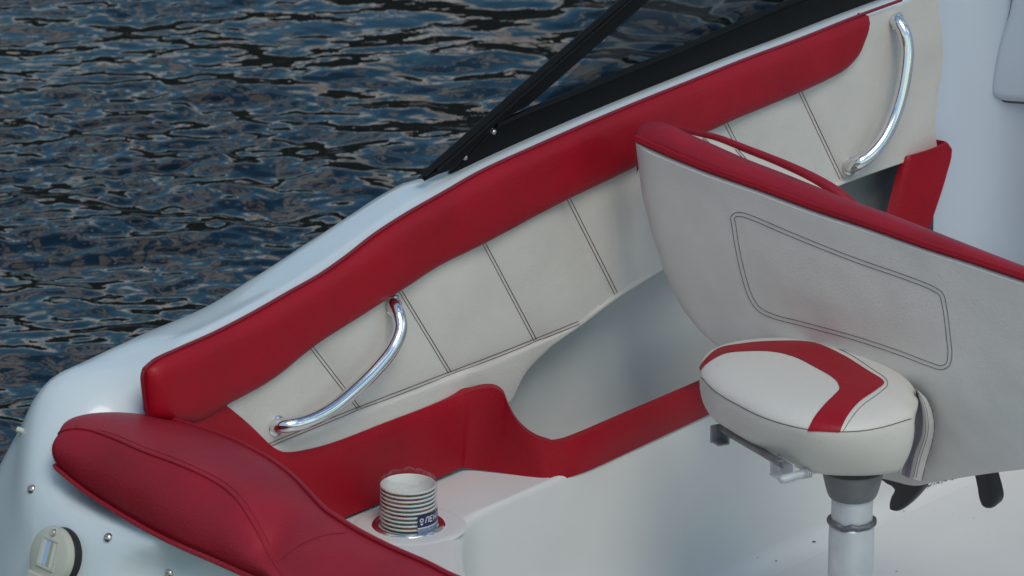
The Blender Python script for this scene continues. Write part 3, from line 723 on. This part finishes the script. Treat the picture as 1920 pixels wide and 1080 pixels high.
# backrest shell: Coons patch in the picture, dropped on a gently curved leaning surface
LEAN = np.array([1, 0, .2]); LEAN /= np.linalg.norm(LEAN); ORI = (.5, 0, .43)
def onback(p, off=0.0):
    return atplane(p, np.array(ORI)+LEAN*off, LEAN)
RIMLO = [(1191, 263), (1255, 291), (1330, 321), (1430, 356), (1530, 393), (1630, 426), (1730, 461), (1830, 493), (1920, 523), (2010, 552), (2080, 580)]
LEFT = [(1191, 263), (1196, 305), (1205, 360), (1221, 430), (1239, 490), (1257, 535), (1280, 575), (1310, 611), (1342, 638), (1400, 700), (1440, 790)]
BOTT = [(1440, 790), (1560, 860), (1680, 893), (1728, 902), (1760, 896), (1850, 882), (1920, 873), (2010, 862), (2060, 850)]
RIGHT = [(2080, 580), (2100, 640), (2100, 760), (2060, 850)]
nu, nv = 70, 50
Tt, Bb, Ll, Rr = spl(RIMLO, nu), spl(BOTT, nu), spl(LEFT, nv), spl(RIGHT, nv)
rows = []
for j in range(nv):
    v = j/(nv-1); row = []
    for i in range(nu):
        u = i/(nu-1)
        p = (1-v)*Tt[i]+v*Bb[i]+(1-u)*Ll[j]+u*Rr[j]-((1-u)*(1-v)*Tt[0]+u*(1-v)*Tt[-1]+(1-u)*v*Bb[0]+u*v*Bb[-1])
        e = min(u/.05, (1-u)/.05, 1); ev = min((1-v)/.05, 1)
        puff = .014*math.sqrt(max(0, 1-(1-e)**2))
        puff += .012*math.sin(math.pi*u)*math.sin(math.pi*min(1, v*1.0))
        q = onback(p); puff += .003*noise.noise(Vector((q[1]*7, 3, q[2]*7)))+.0008*noise.noise(Vector((q[1]*25, 8, q[2]*25))); row.append(q-LEAN*puff)
    rows.append(row)
bk = MB(); bk.grid(rows)
ed = [rows[0][i] for i in range(nu)]+[rows[j][-1] for j in range(1, nv)]+[rows[-1][i] for i in range(nu-2, -1, -1)]+[rows[j][0] for j in range(nv-2, 0, -1)]
ed = np.array(ed); cen = ed.mean(0)
rings = [ed, ed+LEAN*.012+(cen-ed)*.004, ed+LEAN*.035+(cen-ed)*.06]
bk.grid(rings, closev=True); bk.poly(rings[-1])
back = seatpart(bk, 'backrest', 'vinylseat', angle=60)
bb = bvh_of(back)
OUTL = [(1372, 420), (1370, 408), (1378, 399), (1393, 399), (1412, 405), (1480, 434), (1600, 482), (1700, 517), (1752, 538), (1768, 550), (1775, 575), (1782, 630), (1785, 665), (1780, 686), (1764, 693), (1740, 686), (1690, 667), (1600, 637), (1500, 610), (1450, 597), (1422, 583), (1405, 560), (1390, 515), (1378, 460), (1372, 420)]
o1 = spl(OUTL, 220); cc = o1.mean(0)
d_ = np.gradient(o1, axis=0); d_ /= np.linalg.norm(d_, axis=1)[:, None]; nn_ = np.stack([-d_[:, 1], d_[:, 0]], 1)
for o in (0, 7.5): ss = MB(); ss.tube(hits(bb, o1+nn_*o, .0002), .00055, 5); seatpart(ss, 'stitching', 'tdark', parent=back)
# rim
RIMUP = [(1191, 258), (1194, 247), (1203, 236), (1218, 229), (1240, 229), (1265, 237), (1295, 252), (1345, 274), (1395, 296), (1470, 325), (1540, 353), (1580, 370), (1665, 400), (1730, 425), (1805, 455), (1920, 500), (2010, 534), (2080, 566)]
Lo_, Up_ = spl(RIMLO, 140), spl(RIMUP, 140); rows = []
# match columns by x so that the roll does not shear
lx = np.interp(np.linspace(0, 1, 140), np.linspace(0, 1, 140), np.arange(140))
for i in range(140):
    a = onback(Lo_[i], -.003); b_ = onback(Up_[i], .045)
    t = i/139; e = math.sqrt(max(0, 1-(1-min(1, t/.04))**2))
    row = [a+LEAN*.02]
    for s in np.linspace(0, 1, 14):
        row.append(a*(1-s)+b_*s+np.array([-.35, 0, .5])*.022*math.sin(math.pi*s)**.8*(.3+.7*e))
    row += [b_+LEAN*.004+np.array([0, 0, -.012]), b_+LEAN*.004+np.array([0, 0, -.06])]
    rows.append(row)
rm_ = MB(); rm_.grid(rows); rm_.poly(rows[0])
rim = seatpart(rm_, 'rim', 'redfade', parent=back, angle=70)
rpp = MB(); rpp.tube([onback(p, -.011) for p in spl([(x, y-7) for x, y in RIMLO], 140)], .0028, 8); rpp.tube([onback(p, -.004) for p in spl(RIMLO, 140)], .0026, 8)
seatpart(rpp, 'piping', 'red', parent=back)
# front pad of the backrest rising beyond the rim
ct = spl([(1235, 231), (1270, 241), (1300, 249), (1345, 258), (1400, 279), (1460, 303), (1520, 331), (1560, 355), (1600, 385), (1640, 415)], 60)
cb = spl([(1235, 260), (1300, 275), (1400, 320), (1500, 355), (1560, 385), (1610, 410), (1640, 425)], 60)
cm_ = MB(); rows = []
for a, b_ in zip(ct, cb):
    A_, B_ = onback(a, .115), onback(b_, .085); rows.append([A_+LEAN*.006+np.array([0, 0, -.14]), A_+LEAN*.003+np.array([0, 0, -.008]), A_, (A_+B_)/2-LEAN*.004+np.array([0, 0, .003]), B_, B_+np.array([0, 0, -.05])])
cm_.grid(rows)
fp = seatpart(cm_, 'front_pad', 'vinylin', parent=back)
cr2 = MB()
ct2 = [onback(p, .113) for p in spl([(1235, 232), (1270, 241), (1300, 249), (1345, 259), (1400, 280), (1460, 304), (1520, 333), (1560, 357), (1600, 387), (1640, 417)], 60)]
cr2.tube(ct2, [float(np.interp(t, [0, .15, .5, .8, 1], [.003, .0052, .0065, .0105, .008])) for t in np.linspace(0, 1, 60)], 10)
seatpart(cr2, 'pad_piping', 'redfade', parent=back)
bv2 = bvh_of(fp); stitch(back, 'tdark', bv2, [(1380, 279), (1398, 300)], (-2, 2), .0006, 16); stitch(back, 'tdark', bv2, [(1318, 258), (1330, 270)], (-1.5, 1.5), .0005, 12)

# cushion: welt ring, domed top, tapering side
WF = [(1311, 696), (1316, 712), (1340, 735), (1385, 762), (1430, 784), (1480, 800), (1530, 809), (1600, 811), (1650, 804), (1700, 789), (1713, 782)]
WB = [(1713, 782), (1722, 755), (1712, 728), (1675, 700), (1620, 674), (1560, 655), (1500, 645), (1430, 643), (1374, 649), (1334, 661), (1315, 678), (1311, 696)]
BF = [(1312, 728), (1318, 754), (1336, 784), (1374, 810), (1415, 838), (1462, 863), (1505, 881), (1550, 890), (1620, 892), (1668, 888), (1686, 884)]
nf, nb = 70, 70
wf, bf = spl(WF, nf), spl(BF, nf); wbk = spl(WB, nb)[1:-1]
ring = np.array([atz(p, zc) for p in np.vstack([wf, wbk])])
cen = ring.mean(0)
# lower ring: front traced at its own height, rear is the welt ring pulled in
zb_ = [zc-.03-.05*min(1, (i/(nf-1))/.5) for i in range(nf)]
low = [atz(p, z) for p, z in zip(bf, zb_)]
lowb = []
for i, p in enumerate(ring[nf:]):
    t = i/(len(ring)-nf-1); z = zb_[-1]*(1-t)+zb_[0]*t; lowb.append(np.array([p[0]*.9+cen[0]*.1, p[1]*.9+cen[1]*.1, z]))
low = np.array(low+lowb)
DH = .026
def dome(x, y):
    # radius measured along the ray from the centre to the ring
    d = np.array([x-cen[0], y-cen[1]]); a = math.atan2(d[1], d[0]); r = np.hypot(*d)/np.interp(a, RA, RR)
    return zc+DH*math.sqrt(max(0, 1-min(1, r)**3.6))**1.0
ang = np.arctan2(ring[:, 1]-cen[1], ring[:, 0]-cen[0]); rad = np.hypot(ring[:, 1]-cen[1], ring[:, 0]-cen[0])
k_ = np.argsort(ang); RA, RR = ang[k_], rad[k_]
RA = np.r_[RA[-1]-2*math.pi, RA, RA[0]+2*math.pi]; RR = np.r_[RR[-1], RR, RR[0]]
cu_ = MB(); rows = []
rows.append(low*.7+np.array([*low.mean(0)[:2], low[:, 2].mean()])*.3)
for s in np.linspace(0, 1, 12):
    out = math.sin(math.pi*s)**.8*.010
    fac = np.array([min(1, max(0, (i/(nf-1)-.04)/.4)) for i in range(nf)]+[0]*(len(ring)-nf))[:, None]; fac = fac*fac*(3-2*fac)
    base = low*(1-s)+ring*s; dd = base-cen; dd[:, 2] = 0; dd /= np.linalg.norm(dd, axis=1)[:, None]
    rows.append(base+dd*out*fac)
for s in np.sin(np.linspace(math.pi/2, 0, 16))[1:]:
    r_ = []
    for p in ring:
        x, y = cen[0]+(p[0]-cen[0])*s, cen[1]+(p[1]-cen[1])*s; r_.append((x, y, dome(x, y) if s < .999 else zc))
    rows.append(r_)
cu_.grid(rows, closev=True); cu_.poly(rows[0])
cush = seatpart(cu_, 'cushion', 'vinylin', angle=70)
cb_ = bvh_of(cush)
# V stripe as a band of its own on the dome
VO = spl([(1310, 694), (1318, 680), (1345, 655), (1390, 645), (1450, 640), (1525, 643), (1580, 666), (1630, 697), (1655, 713), (1658, 719), (1645, 730), (1610, 755), (1588, 782), (1574, 811)], 120)
VI = spl([(1312, 698), (1325, 683), (1358, 664), (1400, 659), (1450, 660), (1490, 670), (1530, 690), (1562, 709), (1573, 721), (1575, 728), (1566, 739), (1545, 760), (1526, 784), (1514, 808)], 120)
sb = MB(); rows = []
for a, b_ in zip(VO, VI):
    r_ = [hit(cb_, a*(1-s)+b_*s, .0011)[0] for s in np.linspace(0, 1, 9)]
    if all(q is not None for q in r_): rows.append(r_)
sb.grid(rows); seatpart(sb, 'stripe', 'red', parent=cush, angle=180)
stitch(cush, 'tdark', cb_, [(1316, 708), (1340, 733), (1385, 760), (1430, 782), (1480, 798), (1530, 807), (1600, 809), (1650, 802), (1708, 785)], (0,), .0007, 120)
stitch(cush, 'tdark', cb_, [(1530, 638), (1590, 663), (1635, 692), (1662, 712), (1664, 722), (1650, 736), (1615, 762), (1596, 785), (1581, 808)], (0,), .0005, 90)
stitch(cush, 'tdark', cb_, [tuple(p) for p in VI[6:-2:6]], (-1,), .0005, 90)
# pleated bellows between cushion and backrest
c1 = spl([(1716, 729), (1714, 767), (1711, 790), (1699, 818), (1685, 851), (1674, 881)], 40)
c2 = spl([(1718, 735), (1720, 761), (1715, 802), (1705, 841), (1690, 889)], 40)
c3 = spl([(1720, 735), (1729, 771), (1728, 814), (1715, 851), (1705, 897)], 40)
c4 = spl([(1717, 728), (1738, 749), (1751, 790), (1748, 826), (1736, 867), (1728, 902)], 40)
def plane_pt(p, off): return onback(p, off)
pl = MB(); pr = MB(); rows = []; rows2 = []; rows3 = []
for i in range(40):
    t = i/39; o_ = -.075+.03*t
    rows.append([onback(c1[i], o_), onback((c1[i]+c2[i])/2, o_-.010), onback(c2[i]-np.array([1, 0]), o_-.004)])
    rows2.append([onback(c2[i]-np.array([1, 0]), o_-.004), onback((c2[i]+c3[i])/2, o_+.010), onback(c3[i], o_-.002)])
    rows3.append([onback(c3[i], o_-.002), onback(c3[i]*.75+c4[i]*.25, o_-.009), onback(c3[i]*.5+c4[i]*.5, o_-.004), onback(c3[i]*.2+c4[i]*.8, o_+.006), onback(c4[i], -.036)])
pl.grid(rows); pl.grid(rows3); ple = seatpart(pl, 'bellows', 'vinylseat', angle=180)
pr.grid(rows2); seatpart(pr, 'pleat', 'pleat', parent=ple, angle=180)
bv3 = bvh_of(ple, back)
for c, f in ((c1, .7), (c3, .3), (c3, .5)):
    other = c2 if c is c1 else c4
    ps = MB(); ps.tube(hits(bv3, c*(1-f)+other*f, .0003), .0004, 5); seatpart(ps, 'stitching', 'tdark', parent=ple)
ps = MB(); ps.tube(hits(bv3, c4, .0006), .0006, 5); seatpart(ps, 'stitching', 'tdark', parent=ple)

# pedestal: collar, upper tube, weld bead, lower post
pc = at(1598, 935, 1, -.5); PX, PY = pc[0], pc[1]
def zat(py, px=1598): 
    v = ray(px, py); t = ((PX-CAM[0])*fw[0]+(PY-CAM[1])*fw[1])/(v[0]*fw[0]+v[1]*fw[1]); return (CAM+t*v)[2]
sc_ = 7.545/F
def rad_(w): return w/2*sc_
post = MB(); post.lathe((PX, PY, 0), (0, 0, 1), [(rad_(78), zat(925)), (rad_(78), zat(979)), (rad_(85), zat(984)), (rad_(86), zat(1000)), (rad_(86), ZF+.03), (rad_(92), ZF+.028), (rad_(200), ZF+.012), (rad_(230), ZF+.006), (rad_(232), ZF-.002)], 56)
po = seatpart(post, 'pedestal_post', 'alu', angle=30)
wd = MB(); th = np.linspace(0, 2*math.pi, 90, endpoint=False)
wd.tube([(PX+rad_(82)*math.cos(a), PY+rad_(83)*math.sin(a), zat(976)+.0022*noise.noise(Vector((a*3, 0, 0)))+.0025*noise.noise(Vector((math.cos(a)*2, math.sin(a)*2, 1)))) for a in th], [.0045+.0014*noise.noise(Vector((a*4, 3, 0))) for a in th], 10, closed=True)
seatpart(wd, 'weld_bead', 'weld', parent=po)
co = MB(); co.lathe((PX, PY, 0), (0, 0, 1), [(rad_(60), zat(931)), (rad_(86), zat(930)), (rad_(92), zat(926)), (rad_(100), zat(915)), (rad_(114), zat(888)), (rad_(116), zat(880)), (rad_(60), zat(878))], 48)
cl_ = seatpart(co, 'swivel_collar', 'collar', angle=30)
# collar ribs and lock arm
zz = zat(905)
# levers
def lever(nm, pts, o_, h=.008):
    mb = MB(); q = [onback(p, o_) for p in pts]; mb.pad(q, -LEAN, h, .007, depth=.012); return seatpart(mb, nm, 'blackp', angle=50)
lv = spl([(1655, 893), (1672, 884), (1690, 886), (1720, 898), (1734, 902), (1732, 914), (1724, 926), (1704, 947), (1690, 956), (1683, 957), (1672, 953), (1670, 944), (1673, 930), (1680, 914), (1664, 904), (1655, 893)], 46)[:-1]
lever('swivel_lever', lv, .0)
lv = spl([(1826, 870), (1858, 870), (1864, 895), (1871, 921), (1873, 937), (1868, 948), (1857, 952), (1846, 947), (1839, 933), (1834, 905), (1826, 870)], 40)[:-1]
l2 = lever('slide_lever', lv, .03)
# slide rail and clamp under the cushion
zr = zc-.062
ra, rb_ = atz((1348, 800), zr), atz((1464, 868), zr); dr = rb_-ra; L_ = np.linalg.norm(dr); dr /= L_; sd_ = np.array([dr[1], -dr[0], 0]); sd_ = sd_ if sd_@cd < 0 else -sd_
rl = MB()
rl.box((ra+rb_)/2+(0, 0, .002), dr*L_/2, sd_*.005, (0, 0, .0015)); rl.box((ra+rb_)/2-sd_*.004+(0, 0, -.004), dr*L_/2, sd_*.0012, (0, 0, .0055)); rl.box((ra+rb_)/2+sd_*.004+(0, 0, .000), dr*L_/2, sd_*.001, (0, 0, .003))
rail = seatpart(rl, 'slide_rail', 'aludull', smooth=False, bevel=.0006)
br = MB(); e0 = atz((1344, 812), zr-.008)
br.box(e0, dr*.002, sd_*.010, (0, 0, .013)); br.box(e0+dr*.010+(0, 0, -.011), dr*.010, sd_*.009, (0, 0, .0015)); br.box(e0+dr*.010-sd_*.008, dr*.010, sd_*.0015, (0, 0, .011))
seatpart(br, 'end_bracket', 'aludull', parent=rail, smooth=False, bevel=.0006)
ck = MB(); k0 = atz((1470, 874), zr-.012)
ck.box(k0+dr*.004, dr*.022, sd_*.0015, (0, 0, .011)); ck.box(k0-dr*.012+sd_*.006, dr*.003, sd_*.008, (0, 0, .012)); ck.box(k0+dr*.01+sd_*.008+(0, 0, -.012), dr*.02, sd_*.010, (0, 0, .0015))
seatpart(ck, 'clamp', 'alu', parent=rail, smooth=False, bevel=.0008)
pn = MB(); p0, p1 = atz((1464, 899), zr-.018), atz((1503, 889), zr-.018)
pn.tube([p0, p1], .0062, 14); pn.tube([p0-(p1-p0)*.06, p0], .0045, 12); p2 = atz((1520, 885), zr-.018)
for k in range(5): pn.tube([p1+(p2-p1)*(k/5), p1+(p2-p1)*(k/5+.12)], .0075, 12)
pn.tube([p1, atz((1545, 880), zr-.018)], .0035, 10)
seatpart(pn, 'lock_pin', 'alu', parent=rail, angle=40)
